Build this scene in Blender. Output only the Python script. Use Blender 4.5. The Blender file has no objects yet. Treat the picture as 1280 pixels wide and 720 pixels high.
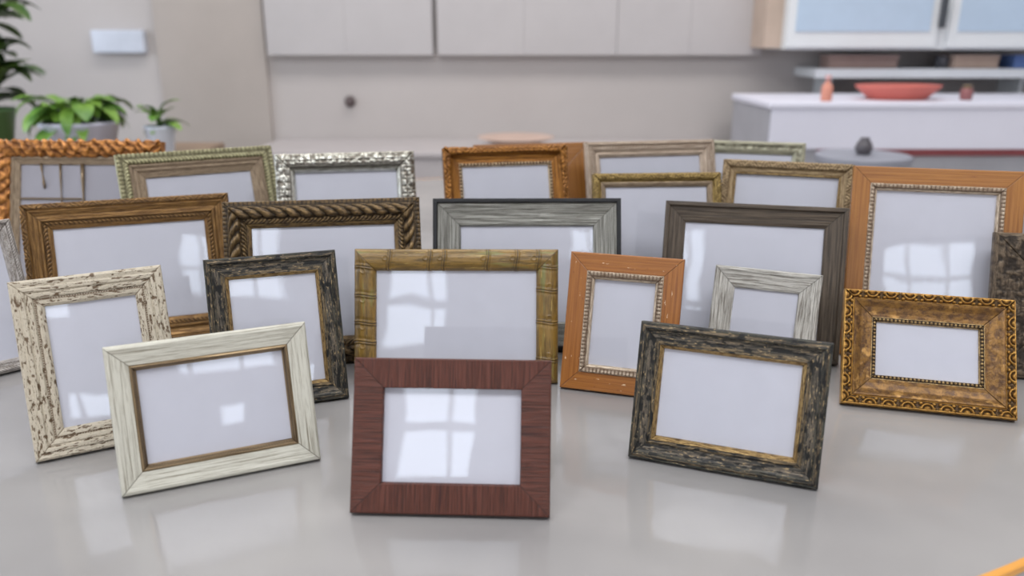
import bpy, math, random
import numpy as np
PITCH=0.29997; CAM_H=0.56944
# base centre x, y, turn, lean, width, height, moulding width (metres, radians)
POSE = {
  'red': (-0.0774, 0.8802, -0.0410, 0.3936, 0.2499, 0.1937, 0.0378),
  'cream': (-0.3933, 0.9724, 0.4025, 0.2640, 0.2559, 0.1959, 0.0353),
  'dark': (0.2885, 0.9855, -0.3556, 0.2686, 0.2544, 0.1945, 0.0353),
  'beige': (-0.5862, 1.0566, 0.4860, 0.2921, 0.1979, 0.2553, 0.0400),
  'darkport': (-0.3710, 1.1936, 0.3284, 0.2955, 0.2053, 0.2462, 0.0353),
  'bamboo': (-0.0970, 1.2847, -0.0089, 0.2954, 0.3531, 0.2318, 0.0380),
  'orange': (0.1762, 1.2404, -0.2863, 0.3093, 0.1904, 0.2330, 0.0442),
  'smallwhite': (0.4370, 1.3222, -0.3975, 0.2986, 0.1821, 0.1863, 0.0366),
  'gold': (0.6617, 1.1667, -0.2491, 0.5417, 0.2576, 0.1927, 0.0523),
  'darkbrown': (0.4382, 1.4036, -0.2312, 0.2924, 0.3287, 0.2862, 0.0394),
  'silverblack': (0.0293, 1.4380, 0.0099, 0.2990, 0.3601, 0.2907, 0.0533),
  'rope': (-0.3373, 1.3739, 0.1439, 0.2940, 0.3545, 0.3007, 0.0491),
  'goldlarge': (-0.7201, 1.4630, 0.3483, 0.2890, 0.3687, 0.2863, 0.0504),
  'champ': (-0.6419, 1.6721, 0.5165, 0.3183, 0.3240, 0.3553, 0.0534),
  'ribsilver': (-0.3348, 1.6119, 0.2021, 0.2978, 0.2903, 0.3554, 0.0400),
  'ornate': (0.0043, 1.6374, 0.2081, 0.3032, 0.2705, 0.3647, 0.0408),
  'orangeback': (0.0643, 1.8156, 0.2071, 0.2967, 0.2767, 0.3491, 0.0600),
  'pinkchamp': (0.3373, 1.7655, 0.1942, 0.3100, 0.3131, 0.3624, 0.0353),
  'goldmid': (0.3022, 1.5533, 0.0697, 0.2984, 0.2663, 0.3204, 0.0275),
  'tan': (0.5394, 1.5621, -0.3194, 0.2997, 0.2577, 0.3429, 0.0289),
  'pale': (0.5733, 1.9079, -0.2825, 0.2965, 0.2426, 0.3429, 0.0300),
  'orangebig': (0.7623, 1.3816, -0.2579, 0.3087, 0.2908, 0.3567, 0.0438),
  'giltmirror': (-0.9887, 1.7421, -0.0374, 0.3088, 0.3864, 0.3636, 0.0530),
  'leftedge': (-0.9428, 1.2907, 0.7895, 0.2982, 0.2308, 0.2703, 0.0231),
  'rightedge': (0.9808, 1.2889, -0.1982, 0.2753, 0.2894, 0.2540, 0.0928),
}

C = bpy.context.scene.collection
PI = math.pi
R = math.radians

# ---------------------------------------------------------------- helpers
def link(name, verts, faces, mat=None, parent=None, smooth=False, uv=None, relief=None):
    me = bpy.data.meshes.new(name)
    verts = np.asarray(verts, dtype=np.float32).reshape(-1, 3)
    if isinstance(faces, np.ndarray):
        n = len(faces)
        me.vertices.add(len(verts)); me.vertices.foreach_set('co', verts.ravel())
        me.loops.add(n*4); me.loops.foreach_set('vertex_index', faces.astype(np.int32).ravel())
        me.polygons.add(n)
        me.polygons.foreach_set('loop_start', np.arange(0, n*4, 4, dtype=np.int32))
        me.polygons.foreach_set('loop_total', np.full(n, 4, dtype=np.int32))
        me.update(calc_edges=True)
    else:
        me.from_pydata([tuple(map(float, v)) for v in verts], [], faces)
    if uv is not None:
        lay = me.uv_layers.new(name='UVMap')
        vi = np.zeros(len(me.loops), dtype=np.int32); me.loops.foreach_get('vertex_index', vi)
        lay.data.foreach_set('uv', np.asarray(uv, dtype=np.float32)[vi].ravel())
    if relief is not None:
        at = me.attributes.new('relief', 'FLOAT', 'POINT')
        at.data.foreach_set('value', np.asarray(relief, dtype=np.float32).ravel())
    if smooth:
        me.polygons.foreach_set('use_smooth', np.ones(len(me.polygons), dtype=bool))
    me.validate(); me.update()
    if mat: me.materials.append(mat)
    o = bpy.data.objects.new(name, me); C.objects.link(o)
    if parent: o.parent = parent
    return o

def empty(name, loc, rz=0.0):
    o = bpy.data.objects.new(name, None); C.objects.link(o)
    o.location = loc; o.rotation_euler = (0, 0, rz); o.empty_display_size = 0.05
    return o

def tag(o, label=None, cat=None, group=None, kind=None):
    if label: o['label'] = label
    if cat: o['category'] = cat
    if group: o['group'] = group
    if kind: o['kind'] = kind
    return o

class MB:
    def __init__(s): s.v = []; s.f = []
    def add(s, vs, fs):
        b = len(s.v); s.v += [tuple(v) for v in vs]; s.f += [tuple(i+b for i in f) for f in fs]; return s
    def box(s, x0, x1, y0, y1, z0, z1):
        v = [(x0,y0,z0),(x1,y0,z0),(x1,y1,z0),(x0,y1,z0),(x0,y0,z1),(x1,y0,z1),(x1,y1,z1),(x0,y1,z1)]
        return s.add(v, [(0,3,2,1),(4,5,6,7),(0,1,5,4),(1,2,6,5),(2,3,7,6),(3,0,4,7)])
    def lathe(s, prof, n=48, cx=0, cy=0, sx=1, sy=1):
        vs = []; fs = []
        for r, z in prof:
            for k in range(n):
                a = 2*PI*k/n; vs.append((cx+r*sx*math.cos(a), cy+r*sy*math.sin(a), z))
        for i in range(len(prof)-1):
            for k in range(n):
                k2 = (k+1) % n; fs.append((i*n+k, i*n+k2, (i+1)*n+k2, (i+1)*n+k))
        fs.append(tuple(range(n-1, -1, -1))); fs.append(tuple((len(prof)-1)*n+k for k in range(n)))
        return s.add(vs, fs)
    def tube(s, pts, rad, n=8):
        pts = [np.array(p, float) for p in pts]; vs = []; fs = []
        for i, p in enumerate(pts):
            d = pts[min(i+1, len(pts)-1)] - pts[max(i-1, 0)]; d /= np.linalg.norm(d)
            a = np.cross(d, (0.3, 0.2, 0.93)); a /= np.linalg.norm(a); b = np.cross(d, a)
            r = rad[i] if isinstance(rad, (list, tuple)) else rad
            for k in range(n):
                t = 2*PI*k/n; vs.append(tuple(p + r*(a*math.cos(t)+b*math.sin(t))))
        for i in range(len(pts)-1):
            for k in range(n):
                k2 = (k+1) % n; fs.append((i*n+k, i*n+k2, (i+1)*n+k2, (i+1)*n+k))
        fs.append(tuple(range(n-1, -1, -1))); fs.append(tuple((len(pts)-1)*n+k for k in range(n)))
        return s.add(vs, fs)
    def build(s, name, mat=None, parent=None, smooth=False, bevel=0.0, seg=2):
        o = link(name, s.v, s.f, mat, parent, smooth)
        if bevel:
            m = o.modifiers.new('bevel', 'BEVEL'); m.width = bevel; m.segments = seg; m.limit_method = 'ANGLE'
        return o

def srgb(r, g, b):
    f = lambda c: (c/255/12.92) if c/255 <= 0.04045 else ((c/255+0.055)/1.055)**2.4
    return (f(r), f(g), f(b), 1.0)

# ---------------------------------------------------------------- materials
def new_mat(name):
    m = bpy.data.materials.new(name); m.use_nodes = True
    nt = m.node_tree; nt.nodes.clear()
    out = nt.nodes.new('ShaderNodeOutputMaterial'); b = nt.nodes.new('ShaderNodeBsdfPrincipled')
    nt.links.new(b.outputs[0], out.inputs[0])
    return m, nt, b, out

def mixc(nt, f, a, b):
    n = nt.nodes.new('ShaderNodeMix'); n.data_type = 'RGBA'
    for sock, val in ((n.inputs[0], f), (n.inputs[6], a), (n.inputs[7], b)):
        if hasattr(val, 'is_output'): nt.links.new(val, sock)
        else: sock.default_value = val
    return n.outputs[2]

def noise(nt, vec, scale, sx=1, sy=1, sz=1, detail=4, rough=0.6, lo=0.4, hi=0.6, off=(0,0,0)):
    mp = nt.nodes.new('ShaderNodeMapping'); mp.inputs['Scale'].default_value = (sx, sy, sz)
    mp.inputs['Location'].default_value = off
    nt.links.new(vec, mp.inputs[0])
    n = nt.nodes.new('ShaderNodeTexNoise'); n.inputs['Scale'].default_value = scale
    n.inputs['Detail'].default_value = detail; n.inputs['Roughness'].default_value = rough
    nt.links.new(mp.outputs[0], n.inputs['Vector'])
    r = nt.nodes.new('ShaderNodeMapRange'); r.interpolation_type = 'SMOOTHSTEP'
    r.inputs[1].default_value = lo; r.inputs[2].default_value = hi
    nt.links.new(n.outputs[0], r.inputs[0])
    return r.outputs[0]

def plain(name, col, rough=0.5, metal=0.0, var=0.06, scale=6.0, bump=0.0, coat=0.0, spec=0.5):
    m, nt, b, out = new_mat(name)
    tc = nt.nodes.new('ShaderNodeTexCoord')
    f = noise(nt, tc.outputs['Object'], scale, lo=0.3, hi=0.7)
    c2 = tuple(c*(1-var*2) for c in col[:3]) + (1,)
    nt.links.new(mixc(nt, f, col, c2), b.inputs['Base Color'])
    b.inputs['Roughness'].default_value = rough; b.inputs['Metallic'].default_value = metal
    b.inputs['Coat Weight'].default_value = coat; b.inputs['Specular IOR Level'].default_value = spec
    if bump:
        bp = nt.nodes.new('ShaderNodeBump'); bp.inputs['Strength'].default_value = 0.5
        bp.inputs['Distance'].default_value = bump
        nt.links.new(f, bp.inputs['Height']); nt.links.new(bp.outputs[0], b.inputs['Normal'])
    return m

def finish(name, base, dark, along=20., across=450., lo=0.42, hi=0.62, rough=0.5, metal=0.0,
           bands=None, U=1.0, specks=(), patina=None, bump=0.0003, coat=0.0, rot=False):
    """surface of a moulding; UV x = metres along the rail, UV y = metres across it.
    bands: [(metres across, colour)]  specks: [(colour, scale along, scale across, lo, hi)]
    patina: colour of the wash that fills the carving (mixed by the carved height)"""
    m, nt, b, out = new_mat(name)
    uvn = nt.nodes.new('ShaderNodeUVMap'); uvn.uv_map = 'UVMap'; uv = uvn.outputs[0]
    if rot: along, across = across, along
    if bands:
        sx = nt.nodes.new('ShaderNodeSeparateXYZ'); nt.links.new(uv, sx.inputs[0])
        mm = nt.nodes.new('ShaderNodeMath'); mm.operation = 'MULTIPLY'; mm.inputs[1].default_value = 1.0/U
        nt.links.new(sx.outputs[1], mm.inputs[0])
        rp = nt.nodes.new('ShaderNodeValToRGB'); el = rp.color_ramp.elements
        while len(el) > 1: el.remove(el[-1])
        el[0].position = bands[0][0]/U; el[0].color = bands[0][1]
        for p, c in bands[1:]:
            e = el.new(min(1, p/U)); e.color = c
        nt.links.new(mm.outputs[0], rp.inputs[0]); col = rp.outputs[0]
    else: col = base
    n1 = noise(nt, uv, 1.0, along, across, 1, 5, 0.65, lo, hi)
    n2 = noise(nt, uv, 1.0, along*3.1, across*1.7, 1, 3, 0.7, 0.5, 0.68, off=(3, 7, 0))
    c = mixc(nt, n1, col, dark)
    c = mixc(nt, n2, c, tuple(0.5*(p+q) for p, q in zip(base[:3], dark[:3]))+(1,))
    for k, (sc, sa, sv, l, h) in enumerate(specks):
        fs = noise(nt, uv, 1.0, sa, sv, 1, 3, 0.6, l, h, off=(11+5*k, 3+k, 0))
        c = mixc(nt, fs, c, sc)
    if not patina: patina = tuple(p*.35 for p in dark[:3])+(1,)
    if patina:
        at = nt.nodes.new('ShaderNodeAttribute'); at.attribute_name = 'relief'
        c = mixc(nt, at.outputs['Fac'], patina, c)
    nt.links.new(c, b.inputs['Base Color'])
    b.inputs['Roughness'].default_value = rough; b.inputs['Metallic'].default_value = metal
    b.inputs['Coat Weight'].default_value = coat; b.inputs['Coat Roughness'].default_value = 0.25
    bp = nt.nodes.new('ShaderNodeBump'); bp.inputs['Strength'].default_value = 1.0; bp.inputs['Distance'].default_value = bump
    bp.invert = True
    nt.links.new(n1, bp.inputs['Height']); nt.links.new(bp.outputs[0], b.inputs['Normal'])
    return m

def glass_mat():
    m, nt, b, out = new_mat('frame_glass'); nt.nodes.remove(b)
    tr = nt.nodes.new('ShaderNodeBsdfTransparent'); gl = nt.nodes.new('ShaderNodeBsdfGlossy')
    gl.inputs['Roughness'].default_value = 0.015
    tr.inputs[0].default_value = (0.99, 0.992, 0.995, 1)
    fr = nt.nodes.new('ShaderNodeFresnel'); fr.inputs[0].default_value = 1.7
    tc = nt.nodes.new('ShaderNodeTexCoord')
    n = nt.nodes.new('ShaderNodeTexNoise'); n.inputs['Scale'].default_value = 9.0; n.inputs['Detail'].default_value = 1
    nt.links.new(tc.outputs['Object'], n.inputs['Vector'])
    bp = nt.nodes.new('ShaderNodeBump'); bp.inputs['Strength'].default_value = 0.35; bp.inputs['Distance'].default_value = 0.0016
    nt.links.new(n.outputs[0], bp.inputs['Height']); nt.links.new(bp.outputs[0], gl.inputs['Normal'])
    mx = nt.nodes.new('ShaderNodeMixShader')
    ge = nt.nodes.new('ShaderNodeNewGeometry'); om = nt.nodes.new('ShaderNodeMath'); om.operation = 'SUBTRACT'; om.inputs[0].default_value = 1
    nt.links.new(ge.outputs['Backfacing'], om.inputs[1])
    mu = nt.nodes.new('ShaderNodeMath'); mu.operation = 'MULTIPLY'; nt.links.new(om.outputs[0], mu.inputs[0]); nt.links.new(fr.outputs[0], mu.inputs[1])
    nt.links.new(mu.outputs[0], mx.inputs[0]); nt.links.new(tr.outputs[0], mx.inputs[1]); nt.links.new(gl.outputs[0], mx.inputs[2])
    nt.links.new(mx.outputs[0], out.inputs[0])
    return m

# ---------------------------------------------------------------- carving patterns
_rs = np.random.RandomState(7); _L = _rs.rand(256, 256)
def vn(x, y):
    xi = np.floor(x).astype(int); yi = np.floor(y).astype(int); fx = x-xi; fy = y-yi
    fx = fx*fx*(3-2*fx); fy = fy*fy*(3-2*fy)
    a = _L[xi & 255, yi & 255]; b = _L[(xi+1) & 255, yi & 255]; c = _L[xi & 255, (yi+1) & 255]; d = _L[(xi+1) & 255, (yi+1) & 255]
    return (a*(1-fx)+b*fx)*(1-fy) + (c*(1-fx)+d*fx)*fy
def fbm(x, y, o=3):
    s = 0; a = 0.5
    for k in range(o): s = s + a*vn(x*2**k+17*k, y*2**k+5*k); a *= 0.5
    return s/(1-0.5**o)
def band(u, a, b, e=0.0006): return np.clip((u-a)/e, 0, 1)*np.clip((b-u)/e, 0, 1)
def dome(u, a, b): return np.sqrt(np.clip(1-((u-(a+b)/2)/((b-a)/2))**2, 0, 1))

def P_rope(a, b, pitch, amp, slope=1.3, sharp=0.7):
    def f(s, u, rail):
        w = band(u, a, b)
        ph = (s + slope*(u-a) + 0.25*(b-a)*np.sin((u-a)/(b-a)*PI))*PI/pitch
        h = np.abs(np.sin(ph))**sharp*dome(u, a, b)
        return amp*h*w, np.where(w > 0, h, np.nan)
    return f
def P_beads(c, r, pitch, amp=None):
    def f(s, u, rail):
        ds = (s/pitch - np.round(s/pitch))*pitch
        q = np.clip(1-(ds**2+(u-c)**2)/r**2, 0, 1)
        h = np.sqrt(q); inb = np.abs(u-c) < r*1.25
        return (amp or r)*h, np.where(inb, h, np.nan)
    return f
def P_egg(a, b, pitch, amp):
    def f(s, u, rail):
        ds = (s/pitch-np.round(s/pitch))*pitch; t = (u-a)/(b-a)
        w = band(u, a, b)
        r = np.sqrt((ds/(pitch*0.36))**2 + ((t-0.05)/0.8)**2)
        arch = np.exp(-((r-0.85)/0.16)**2); egg = np.sqrt(np.clip(1-(r/0.5)**2, 0, 1))*0.9
        post = np.exp(-((np.abs(ds)-pitch*0.5)/(pitch*0.07))**2)*0.1
        knob = np.sqrt(np.clip(1-((np.abs(ds)-pitch*0.34)/(pitch*0.11))**2-((t-0.78)/0.2)**2, 0, 1))
        knob2 = np.sqrt(np.clip(1-((np.abs(ds)-pitch*0.34)/(pitch*0.11))**2-((t-0.18)/0.16)**2, 0, 1))*0.8
        h = np.maximum.reduce([arch, egg, post, knob, knob2])
        return amp*h*w, np.where(w > 0, h, np.nan)
    return f
def P_leaf(a, b, pitch, amp, wild=0.5):
    def f(s, u, rail):
        w = band(u, a, b); t = (u-a)/(b-a)
        x = s + wild*pitch*(fbm(s/pitch*1.3+40, u/(b-a)*2+rail*9)-0.5)
        q = x/pitch; sgn = np.where((np.floor(q) % 2) == 0, 1, -1)
        k = q-np.floor(q)-0.5
        v = np.abs(np.sin((k*2.2 + sgn*(t-0.5)*1.6)*PI))
        vein = np.abs(np.sin((k*6 + sgn*(t-0.5)*5)*PI))**0.6
        h = (0.55*v + 0.45*vein)*(0.5+0.5*np.sqrt(np.clip(1-(2*t-1)**2, 0, 1)))
        return amp*h*w, np.where(w > 0, np.clip((h-.22)*2.1, 0, 1), np.nan)
    return f
def P_scallop(a, b, pitch, amp):
    def f(s, u, rail):
        ds = (s/pitch-np.round(s/pitch)); w = band(u, a, b); t = (u-a)/(b-a)
        h = np.sqrt(np.clip(1-(ds*2.1)**2, 0, 1))*np.clip((1.0-t*0.8), 0, 1)*dome(u, a-(b-a)*0.2, b)
        return amp*h*w, np.where(w > 0, h, np.nan)
    return f
def P_rib(a, b, pitch, amp):
    def f(s, u, rail):
        ds = np.abs(s/pitch-np.round(s/pitch))*2; w = band(u, a, b, 0.002)
        h = np.sqrt(np.clip(1-ds**3, 0, 1))
        return amp*h*w, np.where(w > 0, h, np.nan)
    return f
def P_grain(amp, along=25, across=500, a=0, b=1):
    def f(s, u, rail):
        n = fbm(s*along+rail*31, u*across+rail*17, 3)
        h = np.clip((n-0.35)*2.4, 0, 1)
        return -amp*(1-h)*band(u, a, b), np.full_like(s, np.nan)
    return f
def P_crack(amp, sa, sv, thr=0.42):
    def f(s, u, rail):
        n = fbm(s*sa+rail*13, u*sv+rail*7, 3); h = np.clip((n-thr)/0.06, 0, 1)
        return -amp*(1-h), h
    return f
def P_lump(a, b, amp, sc=110):
    def f(s, u, rail):
        n = fbm(s*sc+rail*5, u*sc+rail*3, 3); w = band(u, a, b, 0.001)
        h = np.clip((n-0.3)*2.4, 0, 1); h = h*h*(3-2*h)
        return amp*h*w, np.where(w > 0, h, np.nan)
    return f
def P_bamboo(amp, nodes):
    def f(s, u, rail):
        h = np.zeros_like(s); rel = np.ones_like(s)
        for x in nodes[rail % len(nodes)]:
            d = s-x + 0.0015*np.sin(u*120)
            for o in (-0.0022, 0.0022): h += np.exp(-((d-o)/0.0009)**2)
            rel = np.minimum(rel, 1-np.exp(-(d/0.0009)**2)*0.9-0.5*np.exp(-((d-0.0042)/0.0008)**2))
            h -= 0.5*np.exp(-((np.abs(d)-0.0055)/0.003)**2)
            r2 = (d-0.008)**2/0.0045**2 + (u-0.02)**2/0.004**2
            h += 0.8*np.exp(-((np.sqrt(r2)-1)/0.25)**2)*(d > 0.002)
        return amp*h, np.clip(rel, 0, 1)
    return f
def P_gilt():
    def f(s, u, rail):
        a = 1.0 if rail == 2 else .4
        x = s+.9*u + .045*fbm(s*26+3, u*30, 2); k = x/.026; q = k-np.floor(k)
        fold = np.minimum(q/.62, (1-q)/.38); k2 = (s*1.3-.8*u)/.034; q2 = k2-np.floor(k2); fold2 = np.minimum(q2/.3, (1-q2)/.7)
        w = band(u, .006, .050, .004); h = .6*fold + .4*fold2*fbm(s*90, u*90, 2)*1.6
        return a*.0085*h*w, np.where(w > 0, np.clip(h*1.5, 0, 1), np.nan)
    return f
def P_corner(amp, ext, W, H):
    """raised leaf cartouche at the four corners"""
    def f(s, u, rail):
        L = W if rail in (0, 2) else H
        d = L/2-np.abs(s); w = np.clip(1-d/ext, 0, 1)**0.6
        h = w*(0.5+0.5*np.abs(np.sin(d/ext*PI*2.5+u*130)))*np.clip(1-((u-0.016)/0.016)**2, 0, 1)
        return amp*h, np.full_like(s, np.nan)
    return f

def ring(name, W, H, prof, mat, lean, parent, pats=(), ds=0.0012, du=0.0012, back=True, smooth=True, zend=None):
    """one closed rectangle of mitred moulding. prof: [(inset from the outer edge, height above the back)]"""
    pr = [(p[0], p[1]) for p in prof]
    ts, zs, us, wt = [], [], [], []
    pre = [(min(pr[-1][0], pr[0][0]+0.006)+0.0, 0.0), (pr[0][0], 0.0)] if back else []
    u = 0.0
    for t, z in pre: ts.append(t); zs.append(z); us.append(0.0); wt.append(0.0)
    for i, (t, z) in enumerate(pr):
        if i == 0: ts.append(t); zs.append(z); us.append(0.0); wt.append(0.0); continue
        t0, z0 = pr[i-1]; d = math.hypot(t-t0, z-z0); n = max(1, int(round(d/du)))
        for k in range(1, n+1):
            q = k/n; ts.append(t0+(t-t0)*q); zs.append(z0+(z-z0)*q); us.append(u+d*q); wt.append(1.0)
        u += d
    ts.append(pr[-1][0]); zs.append(zend if zend is not None else 0.0045); us.append(u); wt.append(0.0)
    ts, zs, us, wt = map(np.array, (ts, zs, us, wt))
    gt = np.gradient(ts); gz = np.gradient(zs); g = np.hypot(gt, gz)+1e-9
    nt_, nz_ = -gz/g, gt/g                                     # outward normal across the profile
    flip = np.where(nz_ < -0.01, -1, 1); nt_ *= flip; nz_ *= flip
    m = len(ts); V = []; F = []; UV = []; RL = []; off = 0
    cs, sn = math.cos(lean), math.sin(lean)
    for rail in range(4):
        L = W if rail in (0, 2) else H
        n = max(4, int(L/ds)); a = np.linspace(0, 1, n+1)
        A, T = np.meshgrid(a, ts, indexing='ij')
        S = T + A*(L-2*T) - L/2; U_ = np.broadcast_to(us, S.shape)
        disp = np.zeros_like(S); rel = np.full_like(S, np.nan)
        for p in pats:
            d, r_ = p(S, U_, rail); disp = disp+d
            rel = np.where(np.isnan(r_), rel, np.where(np.isnan(rel), r_, np.minimum(rel, r_)))
        rel = np.where(np.isnan(rel), 1.0, rel)
        edge = np.clip(((L/2-T)-np.abs(S))/0.0015, 0, 1)
        disp = disp*wt*edge
        gap = np.exp(-((((L/2-T)-np.abs(S)))/0.0007)**2)*wt
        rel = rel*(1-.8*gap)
        T2 = T + disp*nt_; Z2 = zs + disp*nz_ - .0006*gap
        if rail == 0:   X, Y = S, T2
        elif rail == 1: X, Y = W/2-T2, S+H/2
        elif rail == 2: X, Y = -S, H-T2
        else:           X, Y = -W/2+T2, H/2-S
        V.append(np.stack([X, Y*sn - Z2*cs, Y*cs + Z2*sn], -1).reshape(-1, 3))
        UV.append(np.stack([S+rail*1.37, U_], -1).reshape(-1, 2)); RL.append(rel.ravel())
        i, j = np.meshgrid(np.arange(n), np.arange(m-1), indexing='ij'); q = off + i*m + j
        F.append(np.stack([q, q+m, q+m+1, q+1], -1).reshape(-1, 4)); off += (n+1)*m
    return link(name, np.concatenate(V), np.concatenate(F), mat, parent, smooth, np.concatenate(UV), np.concatenate(RL))

def leaned(mb, lean):
    cs, sn = math.cos(lean), math.sin(lean)
    mb.v = [(x, b*sn - z*cs, b*cs + z*sn) for x, b, z in mb.v]
    return mb

GROUP = 'empty photo frames standing on the glossy table'
def base_frame(key, label, paper=True):
    x, y, yaw, lean, W, H, m = POSE[key]
    t = empty('picture_frame', (x, y, 0.0), yaw)
    tag(t, label, 'picture frame', GROUP)
    return t, lean, W, H, m
def fill(t, lean, W, H, m, leg=True, zg=0.006, paper_mat=None):
    leaned(MB().box(-W/2+m-0.004, W/2-m+0.004, m-0.004, H-m+0.004, zg, zg+0.0006), lean).build('glass', M['glass'], t)
    leaned(MB().box(-W/2+m-0.004, W/2-m+0.004, m-0.004, H-m+0.004, 0.0035, zg-0.0012), lean).build('backing_paper', paper_mat or M['paper'], t)
    leaned(MB().box(-W/2+m-0.008, W/2-m+0.008, m-0.008, H-m+0.008, 0.0003, 0.0030), lean).build('back_board', M['mdf'], t)
    if leg:
        b0 = 0.66*H; cs, sn = math.cos(lean), math.sin(lean)
        top = np.array([0, b0*sn+0.004, b0*cs]); foot = np.array([0, b0*sn+b0*cs*0.14, 0.0006]); w1, w2 = 0.018, 0.026
        n = np.array([0, 1.0, 0.2])*0.003
        vs = [top+(-w1,0,0), top+(w1,0,0), foot+(w2,0,0), foot+(-w2,0,0)]; vs = [np.array(v) for v in vs]
        vs += [v+n for v in vs]
        for q in (2, 3, 6, 7): vs[q][2] = 0.0006
        MB().add(vs, [(0,1,2,3),(7,6,5,4),(0,4,5,1),(1,5,6,2),(2,6,7,3),(3,7,4,0)]).build('easel_leg', M['mdf'], t)

M = {}
M['glass'] = glass_mat()
M['paper'] = plain('white_paper', (0.62, 0.625, 0.69, 1), 0.75, var=0.015, scale=25)
M['mdf'] = plain('black_back_board', srgb(45, 40, 38), 0.7)
S = srgb
#MATS#
M['red'] = finish('dark_red_brown_wood', S(98,51,36), S(56,28,18), along=14, across=560, lo=.42, hi=.66, rough=.42, rot=True, bump=.0004,
                  specks=[(S(62,28,22), 220, 9, .62, .7)])
M['white'] = finish('whitewashed_wood', S(206,204,190), S(128,118,98), along=9, across=380, lo=.48, hi=.72, rough=.55, bump=.0003)
M['white_fine'] = finish('pale_whitewashed_wood', S(208,205,196), S(112,104,92), along=16, across=620, lo=.46, hi=.62, rough=.6, bump=.0005)
M['bronze_lip'] = finish('bronze_lip', S(168,145,112), S(96,80,62), along=8, across=500, rough=.32, metal=.75)
M['dark_dist'] = finish('weathered_dark_wood', S(84,80,70), S(40,40,36), along=22, across=420, lo=.44, hi=.6, rough=.5, U=.045,
    bands=[(0,S(54,56,46)),(.006,S(60,61,50)),(.0075,S(120,100,72)),(.012,S(96,84,64)),(.0145,S(62,63,54)),(.024,S(120,108,92)),(.029,S(84,78,68)),(.033,S(132,112,80)),(.045,S(96,78,52))],
    specks=[(S(176,152,112), 110, 420, .58, .65), (S(22,20,18), 70, 320, .57, .63)])
M['gold_lip'] = finish('rubbed_gold_lip', S(186,156,104), S(88,66,40), along=70, across=500, rough=.35, metal=.7)
M['beige'] = finish('distressed_cream_paint', S(202,192,172), S(160,147,124), along=60, across=340, lo=.5, hi=.75, rough=.55,
    specks=[(S(76,58,42), 80, 640, .62, .66), (S(120,100,78), 240, 330, .63, .69)], patina=S(104,84,62))
M['bamboo'] = finish('olive_gold_bamboo', S(142,110,48), S(92,72,34), along=16, across=130, lo=.4, hi=.66, rough=.38,
    specks=[(S(126,122,70), 10, 60, .55, .7), (S(176,150,84), 22, 220, .6, .72), (S(84,58,30), 60, 500, .66, .72)], patina=S(52,38,20), coat=.2)
M['orange'] = finish('honey_orange_wood', S(168,112,48), S(138,84,30), along=5, across=260, lo=.38, hi=.68, rough=.4, bump=.0001,
    specks=[(S(118,66,32), 24, 330, .68, .74)], coat=.15)
M['orange_specked'] = finish('orange_wood_with_pale_nicks', S(166,106,46), S(134,78,28), along=5, across=240, lo=.38, hi=.68, rough=.4, bump=.0001,
    specks=[(S(226,196,160), 55, 200, .67, .69), (S(110,62,30), 120, 300, .68, .71)], coat=.15)
M['bead_silver'] = finish('champagne_beading', S(222,204,180), S(160,138,114), along=60, across=300, rough=.4, metal=.25, patina=S(88,64,44))
M['pearl'] = finish('pearl_beading', S(236,214,176), S(180,150,110), along=60, across=300, rough=.35, metal=.3, patina=S(70,44,24))
M['antique_gold'] = finish('mottled_antique_gold', S(136,97,40), S(78,50,22), along=60, across=80, lo=.38, hi=.64, rough=.38, metal=.4,
    specks=[(S(78,50,26), 240, 240, .60, .70), (S(178,134,72), 40, 60, .58, .7)], coat=.1)
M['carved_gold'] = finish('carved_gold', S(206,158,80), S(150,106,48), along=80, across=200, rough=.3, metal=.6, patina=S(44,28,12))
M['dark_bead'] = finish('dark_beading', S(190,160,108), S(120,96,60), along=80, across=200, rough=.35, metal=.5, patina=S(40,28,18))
M['brown_wood'] = finish('grey_brown_wood', S(98,85,70), S(52,43,34), along=10, across=330, lo=.38, hi=.66, rough=.5, bump=.0003)
M['black'] = plain('black_lacquer', S(22,22,24), .35, var=.1)
M['silver_brushed'] = finish('brushed_silver_leaf', S(178,177,168), S(96,94,86), along=9, across=620, lo=.42, hi=.62, rough=.36, metal=.6, bump=.0004)
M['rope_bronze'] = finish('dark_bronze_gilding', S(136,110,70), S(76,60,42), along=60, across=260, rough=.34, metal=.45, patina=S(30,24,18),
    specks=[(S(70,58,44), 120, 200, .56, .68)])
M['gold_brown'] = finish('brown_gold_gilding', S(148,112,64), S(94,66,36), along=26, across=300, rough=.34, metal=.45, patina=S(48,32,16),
    specks=[(S(104,70,38), 40, 260, .62, .72)])
M['champagne'] = finish('greenish_champagne', S(196,192,150), S(146,140,104), along=80, across=200, rough=.4, metal=.4, patina=S(76,70,46))
M['taupe'] = finish('taupe_gilding', S(168,148,122), S(120,102,82), along=40, across=400, rough=.45, metal=.3, patina=S(92,76,58))
M['rib_silver'] = finish('bright_silver', S(226,226,214), S(170,168,156), along=40, across=120, rough=.22, metal=.85, patina=S(120,114,104))
M['bright_gold'] = finish('bright_gold', S(170,114,46), S(112,70,28), along=14, across=260, rough=.32, metal=.5, patina=S(104,66,34))
M['pink_champ'] = finish('rose_champagne', S(214,196,176), S(168,148,128), along=30, across=400, rough=.4, metal=.35, patina=S(110,90,72))
M['yellow_gold'] = finish('yellow_gold_leaf', S(172,146,86), S(112,90,48), along=70, across=260, rough=.38, metal=.5, patina=S(60,44,20))
M['tan'] = finish('tan_gilding', S(174,150,112), S(124,102,72), along=50, across=260, rough=.45, metal=.3, patina=S(70,54,34))
M['pale_green'] = finish('pale_green_silver', S(186,182,156), S(140,138,120), along=30, across=260, rough=.42, metal=.3, patina=S(120,116,96))
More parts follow.
